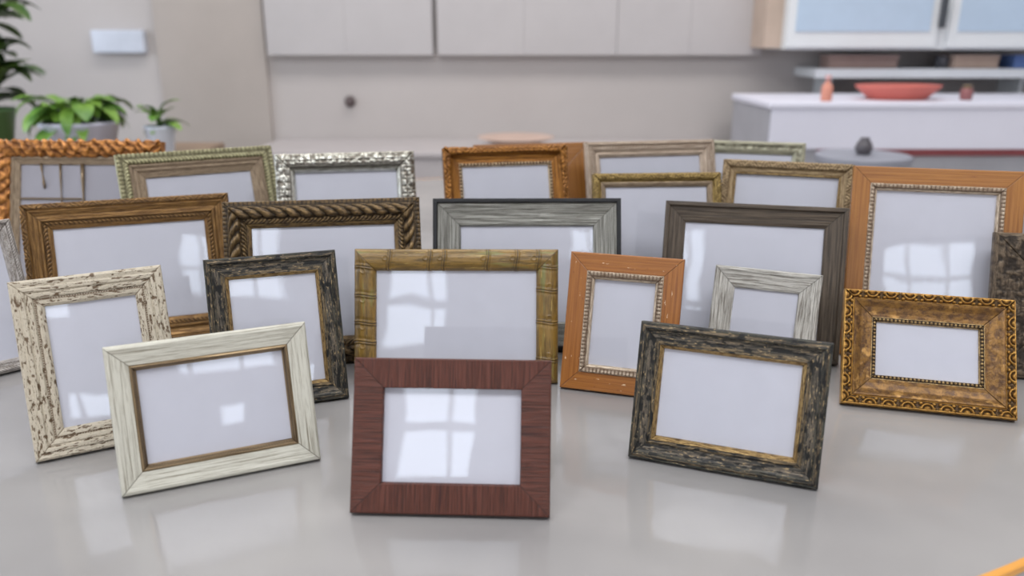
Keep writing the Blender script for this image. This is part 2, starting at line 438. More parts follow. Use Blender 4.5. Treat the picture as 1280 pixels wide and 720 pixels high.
M['copper_gold'] = finish('copper_gold', S(204,140,72), S(136,84,38), along=40, across=160, rough=.32, metal=.55, patina=S(84,44,18))
M['pale_silver'] = finish('pale_silver_carving', S(196,190,184), S(140,132,124), along=60, across=260, rough=.4, metal=.35, patina=S(66,58,48))
M['dark_bronze'] = finish('dark_bronze_carving', S(120,104,84), S(70,58,46), along=60, across=200, rough=.45, metal=.4, patina=S(46,38,30))
M['grey_back'] = plain('grey_mirror_backing', S(172,170,178), .35, var=.03)
M['rod'] = plain('old_brass_rod', S(130,112,88), .35, .6)

# ---------------------------------------------------------------- the frames
# 1 dark red-brown flat wooden frame
t, l, W, H, m = base_frame('red', 'flat dark red-brown wooden frame, front and centre, nearest to the camera')
ring('moulding', W, H, [(0,.0145),(.0012,.016),(m-.001,.0155),(m,.0145)], M['red'], l, t, [P_grain(.0003, 500, 20)], ds=.0012)
fill(t, l, W, H, m)
# 2 whitewashed frame with bronze lip
t, l, W, H, m = base_frame('cream', 'whitewashed landscape frame with bronze inner lip, nearest on the left')
ring('moulding', W, H, [(0,.013),(.0015,.0165),(.005,.0178),(.009,.0165),(m-.0075,.0125)], M['white'], l, t, [P_grain(.0004, 12, 420)])
ring('inner_lip', W, H, [(m-.0078,.0125),(m-.006,.0145),(m-.004,.0145),(m-.002,.0115),(m,.0095)], M['bronze_lip'], l, t, [P_rope(.004,.009,.0035,.0003)], back=False)
fill(t, l, W, H, m)
# 3, 4 weathered dark frames
def dark_prof(m): return [(0,.012),(.001,.016),(.005,.0165),(.006,.0185),(.009,.0185),(.0105,.0155),(.016,.0125),(.024,.0115),(.0255,.0135),(m-.005,.0135)]
for key, lab in (('dark', 'dark weathered landscape frame with bronze flecks, nearest on the right'),
                 ('darkport', 'dark weathered upright frame behind the whitewashed frame with bronze lip')):
    t, l, W, H, m = base_frame(key, lab)
    ring('moulding', W, H, dark_prof(m), M['dark_dist'], l, t, [P_grain(.0006, 45, 420), P_crack(.0003, 90, 300, .36)], ds=.001, du=.001)
    ring('inner_lip', W, H, [(m-.0052,.0135),(m-.0035,.0125),(m-.001,.010),(m,.008)], M['gold_lip'], l, t, [P_grain(.0004, 200, 500)], back=False)
    fill(t, l, W, H, m)
# 5 distressed cream
t, l, W, H, m = base_frame('beige', 'distressed cream upright frame with dark cracks at the far left front')
ring('moulding', W, H, [(0,.012),(.001,.016),(.004,.018),(.010,.0165),(.012,.0185),(.017,.018),(.019,.015),(.021,.0165),(.026,.0155),(.028,.0125),(.030,.0135),(.036,.0125),(m,.009)],
     M['beige'], l, t, [P_crack(.0007, 150, 460, .31), P_beads(.0375, .0011, .0034, .0007)], ds=.0009, du=.0009)
fill(t, l, W, H, m)
# 6 bamboo
t, l, W, H, m = base_frame('bamboo', 'olive-gold bamboo-look frame standing right behind the red-brown one')
hp = [(m/2-m/2*math.cos(a), .007+.0125*math.sin(a)) for a in np.linspace(0.12, PI-0.12, 16)]
nodes = [[-.13,-.05,.02,.09,.14],[-.075,-.01,.045,.085],[-.142,-.105,-.055,.02,.045,.115],[-.085,-.035,.012,.045,.08]]
ring('moulding', W, H, hp, M['bamboo'], l, t, [P_bamboo(.0016, nodes), P_grain(.0003, 20, 300)], ds=.0008, du=.0012)
fill(t, l, W, H, m)
# 7 orange with beaded liner, 8 the large one
for key, mt, lab, lw in (('orange', 'orange_specked', 'small orange wooden frame with pale nicks and beaded liner, right of the bamboo-look frame', .0135),
                     ('orangebig', 'orange', 'large orange wooden frame with beaded liner reflecting a paned window', .0125)):
    t, l, W, H, m = base_frame(key, lab)
    ring('moulding', W, H, [(0,.013),(.001,.0145),(m-lw,.0145)], M[mt], l, t, [P_grain(.00015, 6, 300)])
    ring('beaded_liner', W, H, [(m-lw,.0148),(m-lw+.002,.0168),(m-.0045,.0165),(m-.0035,.0135),(m-.001,.0125),(m,.009)], M['bead_silver'], l, t,
         [P_scallop(.0018, .0100, .0062 if key == 'orange' else .0072, .0024), P_beads(.0115, .0008, .003, .0005)], back=False, ds=.0007, du=.0007)
    fill(t, l, W, H, m)
# 9 small whitewashed
t, l, W, H, m = base_frame('smallwhite', 'small pale whitewashed frame leaning before the large grey-brown frame')
ring('moulding', W, H, [(0,.012),(.001,.0165),(.006,.0175),(.010,.0155),(m-.003,.0115),(m,.009)], M['white_fine'], l, t, [P_grain(.0007, 20, 520)], ds=.001, du=.0008)
fill(t, l, W, H, m)
# 10 antique gold, egg carving
t, l, W, H, m = base_frame('gold', 'antique gold frame with carved egg border and beads, front right')
ring('moulding', W, H, [(.0160,.0155),(.0168,.0175),(.020,.0165),(.028,.0125),(.038,.0105),(m-.0075,.0105)], M['antique_gold'], l, t, [P_grain(.0003, 120, 140)], back=False)
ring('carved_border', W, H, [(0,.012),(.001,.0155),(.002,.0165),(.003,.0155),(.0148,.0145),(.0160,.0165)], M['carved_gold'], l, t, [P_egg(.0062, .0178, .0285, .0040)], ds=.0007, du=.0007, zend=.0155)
ring('beaded_liner', W, H, [(m-.0078,.0108),(m-.0065,.0108),(m-.001,.0108),(m,.008)], M['dark_bead'], l, t, [P_beads(.0042, .0024, .0060, .0022)], back=False, ds=.0006, du=.0006)
fill(t, l, W, H, m)
# 11 large grey-brown wood
t, l, W, H, m = base_frame('darkbrown', 'large grey-brown wooden frame with raised outer rim, behind the small pale one')
ring('moulding', W, H, [(0,.014),(.001,.020),(.007,.020),(.0085,.0195),(.0095,.0145),(.012,.0145),(m-.004,.0105),(m,.0085)], M['brown_wood'], l, t, [P_grain(.0005, 14, 380)])
fill(t, l, W, H, m)
# 12 silver with black edge
t, l, W, H, m = base_frame('silverblack', 'brushed silver frame with black outer edge, behind the bamboo-look frame')
ring('outer_edge', W, H, [(0,.012),(.001,.021),(.008,.021),(.0095,.0185)], M['black'], l, t, [P_grain(.0003, 100, 300)], zend=.016)
ring('moulding', W, H, [(.0095,.0165),(.014,.0165),(.030,.0125),(m-.003,.0115),(m,.009)], M['silver_brushed'], l, t, [P_grain(.0006, 14, 620)], back=False, du=.0009)
fill(t, l, W, H, m)
# 13 rope
t, l, W, H, m = base_frame('rope', 'dark bronze frame with thick twisted rope carving, left of the silver and black one')
ring('moulding', W, H, [(0,.010),(.001,.0145),(.011,.0165),(.013,.0155),(.019,.020),(.027,.020),(.031,.0145),(.035,.0145),(.044,.0125),(m,.009)], M['rope_bronze'], l, t,
     [P_rope(.0145, .038, .0225, .0055, 1.35, .8), P_rope(.0395, .0505, .0075, .0024, -.9), P_scallop(.0045, .0135, .008, .0016)], ds=.0008, du=.0008)
fill(t, l, W, H, m)
# 14 large gold left
t, l, W, H, m = base_frame('goldlarge', 'large brown-gold frame with scroll rim behind the distressed cream frame')
ring('moulding', W, H, [(0,.010),(.001,.0145),(.003,.0175),(.011,.0185),(.013,.0155),(.0145,.017),(.024,.0125),(.028,.0125),(.030,.0165),(.034,.0165),(.036,.012),(.0445,.0115),(m,.0085)], M['gold_brown'], l, t,
     [P_leaf(.0055, .0155, .020, .0024, .3), P_rope(.048, .0575, .008, .0022, 1.0)], ds=.0008, du=.0008)
fill(t, l, W, H, m)
# 15 champagne with taupe inner moulding
t, l, W, H, m = base_frame('champ', 'wide greenish champagne frame with taupe inner moulding, back row left')
ring('carved_border', W, H, [(0,.010),(.002,.0185),(.020,.0195),(.024,.0165)], M['champagne'], l, t, [P_scallop(.008,.019,.009,.002), P_rope(.019,.032,.0075,.002,.6)], ds=.001, du=.001, zend=.014)
ring('moulding', W, H, [(.024,.0165),(.026,.0185),(.030,.0175),(.034,.0155),(.037,.0165),(.042,.0125),(m,.009)], M['taupe'], l, t, [P_rope(.003,.009,.003,.0006), P_grain(.0005, 60, 400)], back=False)
fill(t, l, W, H, m)
# 16 ribbed silver
t, l, W, H, m = base_frame('ribsilver', 'bright silver frame with ribbed cushion moulding behind the twisted rope frame')
hp = [(0, .010)] + [(.0015+(m-.003)*(0.5-0.5*math.cos(a)), .0115+.010*math.sin(a)) for a in np.linspace(0, PI, 12)] + [(m, .009)]
ring('moulding', W, H, hp, M['rib_silver'], l, t, [P_rib(.004, .022, .0155, .0018), P_scallop(.024, .038, .0155, .002), P_lump(.004, .03, .0012, 170)], ds=.001, du=.001)
fill(t, l, W, H, m)
# 17 ornate gold
t, l, W, H, m = base_frame('ornate', 'ornate bright gold frame with leaf corners and pearl beading, back row centre')
ring('moulding', W, H, [(0,.012),(.002,.0195),(.012,.0215),(.015,.0185),(.019,.0145),(.028,.0115),(.0335,.0115)], M['bright_gold'], l, t,
     [P_leaf(.0072, .020, .022, .0036, .6), P_corner(.005, .055, W, H)], ds=.001, du=.001)
ring('beaded_liner', W, H, [(.0335,.0115),(.0385,.0125),(m,.009)], M['pearl'], l, t, [P_beads(.0030, .0024, .0072, .0022)], back=False, ds=.0007, du=.0007)
fill(t, l, W, H, m)
# 18 plain orange behind
t, l, W, H, m = base_frame('orangeback', 'plain orange wooden frame peeking out behind the ornate gold frame')
ring('moulding', W, H, [(0,.013),(.001,.0165),(m-.002,.0155),(m,.010)], M['orange'], l, t, [P_grain(.0002, 6, 300)], ds=.002)
fill(t, l, W, H, m)
# 19 rose champagne
t, l, W, H, m = base_frame('pinkchamp', 'pale rose-champagne frame at the top of the back row')
ring('moulding', W, H, [(0,.010),(.001,.0175),(.008,.0195),(.011,.0165),(.014,.0175),(.022,.0155),(.026,.0125),(.029,.0145),(m,.009)], M['pink_champ'], l, t,
     [P_rope(.008,.017,.006,.0014), P_rope(.020,.030,.007,.0014,-1), P_grain(.0004, 40, 400)], ds=.001, du=.001)
fill(t, l, W, H, m)
# 20 yellow gold
t, l, W, H, m = base_frame('goldmid', 'slim yellow-gold frame with leafy rim, in front of the rose-champagne one')
ring('moulding', W, H, [(0,.010),(.001,.0165),(.004,.0185),(.013,.0185),(.016,.0135),(.0175,.0135)], M['yellow_gold'], l, t, [P_leaf(.006, .018, .013, .0026, .4)], ds=.0009, du=.0009)
ring('inner_lip', W, H, [(.0175,.0135),(.020,.0145),(.024,.0125),(m,.009)], M['taupe'], l, t, [P_grain(.0003, 40, 400)], back=False)
fill(t, l, W, H, m)
# 21 tan
t, l, W, H, m = base_frame('tan', 'tan gilded frame with leafy rim, left of the large orange frame')
ring('moulding', W, H, [(0,.010),(.001,.0165),(.004,.0185),(.014,.0185),(.018,.0145),(.023,.0135),(m-.003,.012)], M['tan'], l, t, [P_leaf(.006, .021, .014, .0026, .5), P_grain(.0004, 80, 300)], ds=.0009, du=.0009)
ring('inner_lip', W, H, [(m-.003,.0135),(m-.001,.0135),(m,.009)], M['gold_lip'], l, t, back=False)
fill(t, l, W, H, m)
# 22 pale frame far back
t, l, W, H, m = base_frame('pale', 'pale green-silver frame, farthest back, only its top rail showing')
ring('moulding', W, H, [(0,.010),(.001,.0175),(.008,.0195),(.014,.0155),(.022,.0165),(m,.009)], M['pale_green'], l, t, [P_rope(.009,.016,.0035,.001), P_lump(.016,.03,.0008,150)], ds=.0014, du=.0012)
fill(t, l, W, H, m)
# 23 copper gold, thin rods behind the glass
t, l, W, H, m = base_frame('giltmirror', 'copper-gold frame with crumpled leaf rim and thin rods, back row far left')
ring('carved_border', W, H, [(0,.010),(.003,.022),(.018,.026),(.030,.020),(.034,.016)], M['copper_gold'], l, t,
     [P_gilt()], ds=.0009, du=.0009, zend=.013)
ring('moulding', W, H, [(.034,.0155),(.036,.0165),(.041,.0165),(.043,.0135),(m,.009)], M['taupe'], l, t, [P_grain(.0004, 60, 400)], back=False)
fill(t, l, W, H, m, paper_mat=M['grey_back'])
xs = [(42-95)/1000*1.72, (68-95)/1000*1.72, (98-95)/1000*1.72]
for k, xx in enumerate(xs):
    b1 = H-m+.002; b0 = H-m-(.055, .16, .18)[k]
    r0 = (.0022, .0020, .0034)[k]
    pts = [(xx+.010-.010*q, b1+(b0-b1)*(1-q), .0105) for q in np.linspace(0, 1, 6)]
    leaned(MB().tube(pts, [r0*(1+.4*math.sin(i*1.7)) for i in range(6)]), l).build('rod', M['rod'], t, smooth=True)
leaned(MB().box(-W/2+m-.002, .004, H-m-.080, H-m-.076, .0075, .0095), l).build('cross_bar', M['rod'], t)
# 24 frame cut by the left edge
t, l, W, H, m = base_frame('leftedge', 'pale silver carved frame cut off by the left edge of the view')
ring('moulding', W, H, [(0,.010),(.001,.0165),(.006,.0185),(.015,.0155),(.018,.0165),(m,.009)], M['pale_silver'], l, t, [P_rope(.008,.0165,.005,.0015), P_leaf(.0185,.026,.007,.001,.4)], ds=.001, du=.0009)
fill(t, l, W, H, m)
# 25 frame cut by the right edge
t, l, W, H, m = base_frame('rightedge', 'wide dark bronze carved frame cut off by the right edge of the view')
ring('moulding', W, H, [(0,.010),(.002,.016),(.012,.017),(.050,.014),(m-.012,.012)], M['dark_bronze'], l, t, [P_lump(.010,.085,.0015,140), P_leaf(.02,.06,.02,.001,.8)], ds=.0015, du=.0015)
ring('inner_lip', W, H, [(m-.012,.012),(m-.009,.0155),(m-.004,.0145),(m,.009)], M['gold_lip'], l, t, back=False)
fill(t, l, W, H, m)

# ---------------------------------------------------------------- table
def table():
    cx, cy, r = -0.05, 2.05, 1.42
    t = empty('round_table', (cx, cy, -0.75)); tag(t, 'large round white glossy table with an orange edge band carrying the frames', 'table')
    m, nt, b, out = new_mat('white_glossy_laminate')
    tc = nt.nodes.new('ShaderNodeTexCoord')
    f = noise(nt, tc.outputs['Object'], 2.2, detail=3, lo=.3, hi=.7)
    nt.links.new(mixc(nt, f, (0.375, 0.362, 0.35, 1), (0.30, 0.29, 0.285, 1)), b.inputs['Base Color'])
    f2 = noise(nt, tc.outputs['Object'], 5.0, detail=4, lo=.35, hi=.7, off=(4, 2, 0))
    rr = nt.nodes.new('ShaderNodeMapRange'); rr.inputs[3].default_value = .08; rr.inputs[4].default_value = .2
    nt.links.new(f2, rr.inputs[0]); nt.links.new(rr.outputs[0], b.inputs['Roughness'])
    b.inputs['IOR'].default_value = 1.75
    f3 = noise(nt, tc.outputs['Object'], 7.0, detail=2, lo=0, hi=1, off=(1, 9, 0))
    bp = nt.nodes.new('ShaderNodeBump'); bp.inputs['Strength'].default_value = .5; bp.inputs['Distance'].default_value = .003
    nt.links.new(f3, bp.inputs['Height']); nt.links.new(bp.outputs[0], b.inputs['Normal'])
    MB().lathe([(r-.003, .712), (r-.003, .7485), (r-.0035, .75)], 256).build('tabletop', m, t)
    MB().add([], [])
    # edge band: a ring around the top of the rim
    n = 256; vs = []; fs = []
    for (rr_, z) in ((r-.003, .739), (r+.001, .739), (r+.003, .741), (r+.003, .7495), (r+.001, .7505), (r-.006, .7505), (r-.006, .7495)):
        for k in range(n): a = 2*PI*k/n; vs.append((rr_*math.cos(a), rr_*math.sin(a), z))
    for i in range(6):
        for k in range(n): k2 = (k+1) % n; fs.append((i*n+k, i*n+k2, (i+1)*n+k2, (i+1)*n+k))
    link('edge_band', vs, fs, plain('beech_orange_edge', S(226,160,72), .4), t)
    leg_m = plain('grey_steel_leg', S(120,120,122), .4, .6)
    for a in (45, 135, 225, 315):
        x, y = 0.95*math.cos(R(a)), 0.95*math.sin(R(a))
        MB().lathe([(.03, 0), (.03, .01), (.025, .012), (.025, .712)], 24, x, y).build('leg', leg_m, t, smooth=False)
table()

# ---------------------------------------------------------------- room shell
def struct(mb, name, mat): o = mb.build(name, mat); o['kind'] = 'structure'; return o
X0, X1, Y0, Y1, ZF, ZC = -3.4, 3.4, -2.2, 4.5, -0.75, 3.0
wall_m = plain('warm_grey_paint', S(190,184,181), .7, var=.03, scale=1.2)
wall_f = plain('pale_paint', S(196,194,196), .8, var=.02, scale=1.2)
def floor_mat():
    m, nt, b, out = new_mat('pale_floor_tiles')
    tc = nt.nodes.new('ShaderNodeTexCoord'); br = nt.nodes.new('ShaderNodeTexBrick')
    br.offset = 0; br.inputs['Scale'].default_value = 1.0
    br.inputs['Brick Width'].default_value = .45; br.inputs['Row Height'].default_value = .45; br.inputs['Mortar Size'].default_value = .004
    br.inputs['Color1'].default_value = S(214,210,204); br.inputs['Color2'].default_value = S(206,202,196); br.inputs['Mortar'].default_value = S(150,146,140)
    nt.links.new(tc.outputs['Object'], br.inputs['Vector']); nt.links.new(br.outputs[0], b.inputs['Base Color'])
    b.inputs['Roughness'].default_value = .3
    return m
struct(MB().box(X0-.1, X1+.1, Y0-.1, Y1+.1, ZF-.1, ZF), 'floor', floor_mat())
struct(MB().box(X0-.1, X1+.1, Y0-.1, Y1+.1, ZC, ZC+.1), 'ceiling', plain('ceiling_white', S(236,236,234), .9, var=.01))
struct(MB().box(X0-.1, X1+.1, Y1, Y1+.1, ZF, ZC), 'wall_back', wall_m)
struct(MB().box(X1, X1+.1, Y0, Y1, ZF, ZC), 'wall_right', wall_f)

def wall_with_holes(name, axis, pos, thick, a0, a1, z0, z1, holes, mat):
    """holes: [(lo, hi, zlo, zhi)] along the wall, sorted and not overlapping in lo..hi"""
    mb = MB()
    def bx(u0, u1, w0, w1):
        if u1-u0 < 1e-4 or w1-w0 < 1e-4: return
        if axis == 'y': mb.box(u0, u1, pos, pos+thick, w0, w1)
        else: mb.box(pos, pos+thick, u0, u1, w0, w1)
    cur = a0
    for lo, hi, h0, h1 in holes:
        bx(cur, lo, z0, z1); bx(lo, hi, z0, h0); bx(lo, hi, h1, z1); cur = hi
    bx(cur, a1, z0, z1)
    return struct(mb, name, mat)
frame_white = plain('white_window_paint', S(206,206,208), .5, var=.02)
WA = (-0.89, -0.44, 0.82, 1.72); WB = (0.45, 1.0, 1.25, 1.73); WT = (.84, 1.46, .68, .86); WS = (1.04, 1.21, .37, .50)
def wall_front():
    mb = MB(); ya, yb = Y0-.1, Y0
    holes = [WA, WB, WT, WS]
    xs = sorted({X0-.1, X1+.1} | {v for h in holes for v in h[:2]}); zs_ = sorted({ZF, ZC} | {v for h in holes for v in h[2:]})
    for p, q in zip(xs[:-1], xs[1:]):
        for u, v in zip(zs_[:-1], zs_[1:]):
            cx, cz = (p+q)/2, (u+v)/2
            if not any(h[0] < cx < h[1] and h[2] < cz < h[3] for h in holes): mb.box(p, q, ya, yb, u, v)
    return struct(mb, 'wall_front', wall_f)
wall_front()
wall_with_holes('wall_left', 'x', X0-.1, .1, Y0, Y1, ZF, ZC, [(0.4, 3.7, .1, 1.75)], wall_f)  # unseen opening, added to let in more light from the left
def window_y(name, w, vb, hb, bw=.022, hw=.022):
    x0, x1, z0, z1 = w; y0, y1 = Y0-.075, Y0-.035; mb = MB(); e = min(.03, (z1-z0)*.1)
    mb.box(x0, x0+e, y0, y1, z0, z1).box(x1-e, x1, y0, y1, z0, z1).box(x0+e, x1-e, y0, y1, z0, z0+e).box(x0+e, x1-e, y0, y1, z1-e, z1)
    for x in vb: mb.box(x-bw/2, x+bw/2, y0+.005, y1-.005, z0+e, z1-e)
    for z in hb: mb.box(x0+e, x1-e, y0+.008, y1-.008, z-hw/2, z+hw/2)
    return struct(mb, name, frame_white)
window_y('window_1', WA, (-.58,), (1.14,), .02, .05)
window_y('window_2', WB, (.62, .81), (1.48,), .018, .018)
window_y('window_3', WT, (.93, 1.2), (), .016, .018)
window_y('window_4', WS, (), ())
mb = MB()
y0, y1, z0, z1 = .4, 3.7, .1, 1.75
mb.box(X0-.07, X0-.03, y0, y0+.04, z0, z1).box(X0-.07, X0-.03, y1-.04, y1, z0, z1).box(X0-.07, X0-.03, y0, y1, z0, z0+.04).box(X0-.07, X0-.03, y0, y1, z1-.04, z1)
for y in (1.5, 2.6): mb.box(X0-.065, X0-.035, y-.02, y+.02, z0, z1)
struct(mb, 'fill_window', frame_white)  # added window, put in to brighten the plants and frames

def area(name, loc, rot, sx, sy, radiance, col):
    l = bpy.data.lights.new(name, 'AREA'); l.shape = 'RECTANGLE'; l.size = sx; l.size_y = sy
    l.energy = radiance*PI*sx*sy; l.color = col
    o = bpy.data.objects.new(name, l); o.location = loc; o.rotation_euler = rot; C.objects.link(o); return o
SKY = (0.80, 0.88, 1.0)
#LIGHTS#
LW = 5.0
for k, w in enumerate((WA, WB, WT, WS)):
    area('window_and_fill_light', ((w[0]+w[1])/2, Y0-.09, (w[2]+w[3])/2), (R(90), 0, 0), w[1]-w[0]-.001, w[3]-w[2]-.001, LW, SKY)
area('window_and_fill_light', (X0-.16, (y0+y1)/2, (z0+z1)/2), (0, R(-90), 0), z1-z0, y1-y0, 3.0, SKY)  # fill light behind the added left window
for lx in (-1.6, 0.0, 1.6): area('ceiling_fill', (lx, -.55, ZC-.03), (0, 0, 0), 1.3, 1.1, 8.0, (.96, .97, 1))  # fill lights added overhead to light the frame fronts
area('ceiling_fill', (0.0, 3.0, ZC-.02), (0, 0, 0), 4.4, .8, 7.0, (1, .97, .95))  # another added fill, brightens the back wall and counter
w = bpy.data.worlds.new('World'); bpy.context.scene.world = w; w.use_nodes = True
w.node_tree.nodes['Background'].inputs[0].default_value = (.75, .85, 1, 1); w.node_tree.nodes['Background'].inputs[1].default_value = 1.0

# ---------------------------------------------------------------- background furniture
def at(px, py, Y):
    """world point seen at a photo pixel on the plane y = Y"""
    c, s = math.cos(PITCH), math.sin(PITCH); a = (px-640)/1000; b = (py-360)/1000
    d = (a, c - s*b, -s - c*b); k = Y/d[1]
    return d[0]*k, CAM_H + d[2]*k
lam = plain('grey_white_cabinet_laminate', S(190,186,186), .45, var=.02)
def cupboard(name, label, px0, px1, Yf, zb, zt, seams, mat, dmat, group=None, handle=None):
    xa, xb = at(px0, 60, Yf)[0], at(px1, 60, Yf)[0]
    t = empty(name, ((xa+xb)/2, Y1-.002, zb)); tag(t, label, 'cabinet', group)
    c = (xa+xb)/2; D = Y1-.002-Yf
    MB().box(xa-c, xb-c, -D+.022, 0, 0, zt-zb).build('body', mat, t, bevel=.003)
    xs = [xa]+[at(p, 60, Yf)[0] for p in seams]+[xb]
    for a, b in zip(xs[:-1], xs[1:]):
        MB().box(a-c+.0004, b-c-.0004, -D, -D+.02, .0, zt-zb-.004).build('door', dmat, t, bevel=.0008)
    return t, c, D
zb = at(640, 69, 4.43)[1]
cupboard('wall_cabinet', 'grey-white wall cabinet with a dark gap between two doors, blurred at top centre', 334, 541, 4.43, zb, 2.2, [432], lam, lam)
cupboard('wall_cabinet', 'grey-white wall cabinet right of the dark gap, blurred in the background', 547, 770.6, 4.43, zb, 2.2, [655], lam, lam)
cupboard('wall_cabinet', 'grey-white wall cabinet next to the tan post, blurred in the background', 771, 952, 4.43, zb, 2.2, [862], lam, lam)
# blue-glazed cabinet at right
xa, xb = at(984, 60, 4.1)[0], at(1400, 60, 4.1)[0]
zr = at(1100, 62, 4.1)[1]
t = empty('glazed_cabinet', ((xa+xb)/2, Y1-.002, zr)); tag(t, 'white wall cabinet with pale blue doors, blurred at top right', 'cabinet')
c = (xa+xb)/2
white_l = plain('white_laminate', S(226,230,232), .4, var=.01); blue_l = plain('pale_blue_panel', S(188,208,228), .35, var=.03)
MB().box(xa-c, xb-c, -.38, 0, 0, 1.15).build('body', white_l, t, bevel=.004)
for p0, p1 in ((992, 1165), (1195, 1390)):
    a, b = at(p0, 30, 4.1)[0], at(p1, 30, 4.1)[0]
    d = MB().box(a-c-.03, b-c+.03, -.402, -.382, .01, 1.13).build('door', white_l, t, bevel=.004)
    MB().box(a-c+.01, b-c-.01, -.408, -.4025, .085, 1.05).build('panel', blue_l, d)
hx = at(1177, 15, 4.1)[0]-c
MB().box(hx-.016, hx+.016, -.43, -.41, .10, .26).build('door_handle', plain('dark_handle', S(70,74,80), .4), t, bevel=.005)
# tan post left of the glazed cabinet and brown-grey pilaster at left
def slab(name, px0, px1, Yf, z0, z1, mat):
    a, b = at(px0, 60, Yf)[0], at(px1, 60, Yf)[0]
    return struct(MB().box(a, b, Yf, Y1, z0, z1), name, mat)
slab('trim_1', 954, 981, 4.2, at(960, 60, 4.2)[1], ZC-.001, plain('tan_board', S(196,176,160), .6))
slab('trim_2', 196, 331, 4.475, ZF+.001, ZC-.001, plain('brown_grey_board', S(180,171,164), .6, var=.05, scale=1.5))
# wall hook and wall box
hx, hz = at(437, 127, 4.48)
t = empty('wall_hook', (hx, Y1-.001, hz)); tag(t, 'small dark round hook on the grey wall behind the frames', 'hook')
o = MB().lathe([(.028, 0), (.03, .008), (.018, .012), (.012, .03), (.02, .034), (.02, .042), (.01, .046)], 24).build('knob', plain('dark_knob', S(96,84,84), .4), t, smooth=True); o.rotation_euler = (R(90), 0, 0)
hx, hz = at(150, 52, 4.48)
o = MB().box(-.14, .14, -.05, 0, -.06, .06).build('wall_box', plain('white_blue_box', S(206,212,224), .4), bevel=.01)
o.location = (hx, Y1-.001, hz); tag(o, 'small white box mounted on the wall above the leafy plants', 'wall box')

# low sideboard under the cabinets
zs = .05
xa, xb = -1.28, 1.10
t = empty('sideboard', (0, 4.2, ZF)); tag(t, 'low grey sideboard along the back wall, blurred behind the frames', 'sideboard')
gs = plain('sideboard_grey', S(186,180,180), .5, var=.02)
MB().box(xa, xb, -.28, .29, .08, zs-ZF-.025).build('body', gs, t, bevel=.004)
MB().box(xa-.01, xb+.01, -.31, .295, zs-ZF-.025, zs-ZF).build('top_panel', gs, t, bevel=.004)
MB().box(xa+.03, xb-.03, -.24, .28, 0, .08).build('plinth', M['mdf'], t)
for k in range(5):
    a = xa + (xb-xa)*k/5; b = xa + (xb-xa)*(k+1)/5
    d = MB().box(a+.005, b-.005, -.30, -.281, .09, zs-ZF-.03).build('door', gs, t, bevel=.003)
    MB().box(b-.05, b-.035, -.315, -.30, .45, .6).build('door_handle', M['rod'], d, bevel=.003)
# shallow dish
dx, dz = at(645, 170, 4.1)
t = empty('shallow_dish', (dx, 4.1, zs)); tag(t, 'shallow terracotta-pink dish blurred on the sideboard behind the gold frame', 'dish')
MB().lathe([(.07, 0), (.075, .006), (.13, .03), (.19, .05), (.195, .054), (.188, .054), (.12, .036), (.02, .02)], 48).build('bowl', plain('terracotta_glaze', S(206,180,166), .5), t, smooth=True)

# right: white counter with dark red band, things on it
Yc = 3.55
xa, xb = at(965, 130, Yc)[0], 3.38
zt_ = at(1100, 128, Yc)[1]; zr0, zr1 = at(1100, 195, Yc)[1], at(1100, 187, Yc)[1]
t = empty('counter_unit', ((xa+xb)/2, Yc, ZF)); tag(t, 'white counter with a dark red band along its front, blurred at right', 'counter')
c = (xa+xb)/2
wc = plain('white_counter', S(228,228,240), .5, var=.01)
MB().box(xa-c, xb-c, .02, .62, .02, zt_-ZF-.03).build('body', plain('grey_counter_body', S(172,172,178), .5), t, bevel=.004)
MB().box(xa-c-.01, xb-c, 0, .63, zt_-ZF-.03, zt_-ZF).build('worktop', wc, t, bevel=.008)
MB().box(xa-c+.005, xb-c, .006, .0195, zr1-ZF, zt_-ZF-.031).build('front_panel', wc, t, bevel=.003)
MB().box(xa-c+.22, xb-c, .002, .0195, zr0-ZF, zr1-ZF-.001).build('red_band', plain('dark_red_band', S(130,62,66), .5), t, bevel=.002)
def on_counter(px, dy=.25): return at(px, 130, Yc+dy)[0], Yc+dy, zt_
# red tray with folded rim
x, y, z = on_counter(1120, .2)
t = empty('serving_tray', (x, y, z)); tag(t, 'blurred salmon-red oval tray on the white counter', 'tray')
MB().lathe([(.12, 0), (.125, .004), (.17, .045), (.185, .062), (.178, .064), (.12, .012), (.02, .010)], 48, sx=1.05, sy=.7).build('tray_body', plain('salmon_red', S(214,116,104), .45), t, smooth=True)
# orange bottle
x, y, z = on_counter(1032, .08)
t = empty('small_bottle', (x, y, z)); tag(t, 'small orange bottle on the left end of the white counter', 'bottle')
MB().lathe([(.022, 0), (.024, .004), (.024, .06), (.02, .07), (.01, .08), (.01, .09)], 24).build('body', plain('orange_plastic', S(222,150,128), .4), t, smooth=True)
MB().lathe([(.013, .09), (.013, .108), (.010, .111)], 20).build('cap', plain('pink_cap', S(222,178,176), .4), t, smooth=True)
# dark red jar
x, y, z = on_counter(1206, .15)
t = empty('small_jar', (x, y, z)); tag(t, 'small brownish red jar on the white counter, right of the tray', 'jar')
MB().lathe([(.022, 0), (.026, .006), (.026, .045), (.020, .052)], 24).build('body', plain('brown_red', S(150,96,96), .4), t, smooth=True)
MB().lathe([(.021, .052), (.021, .064), (.018, .066)], 24).build('lid', M['rod'], t, smooth=True)
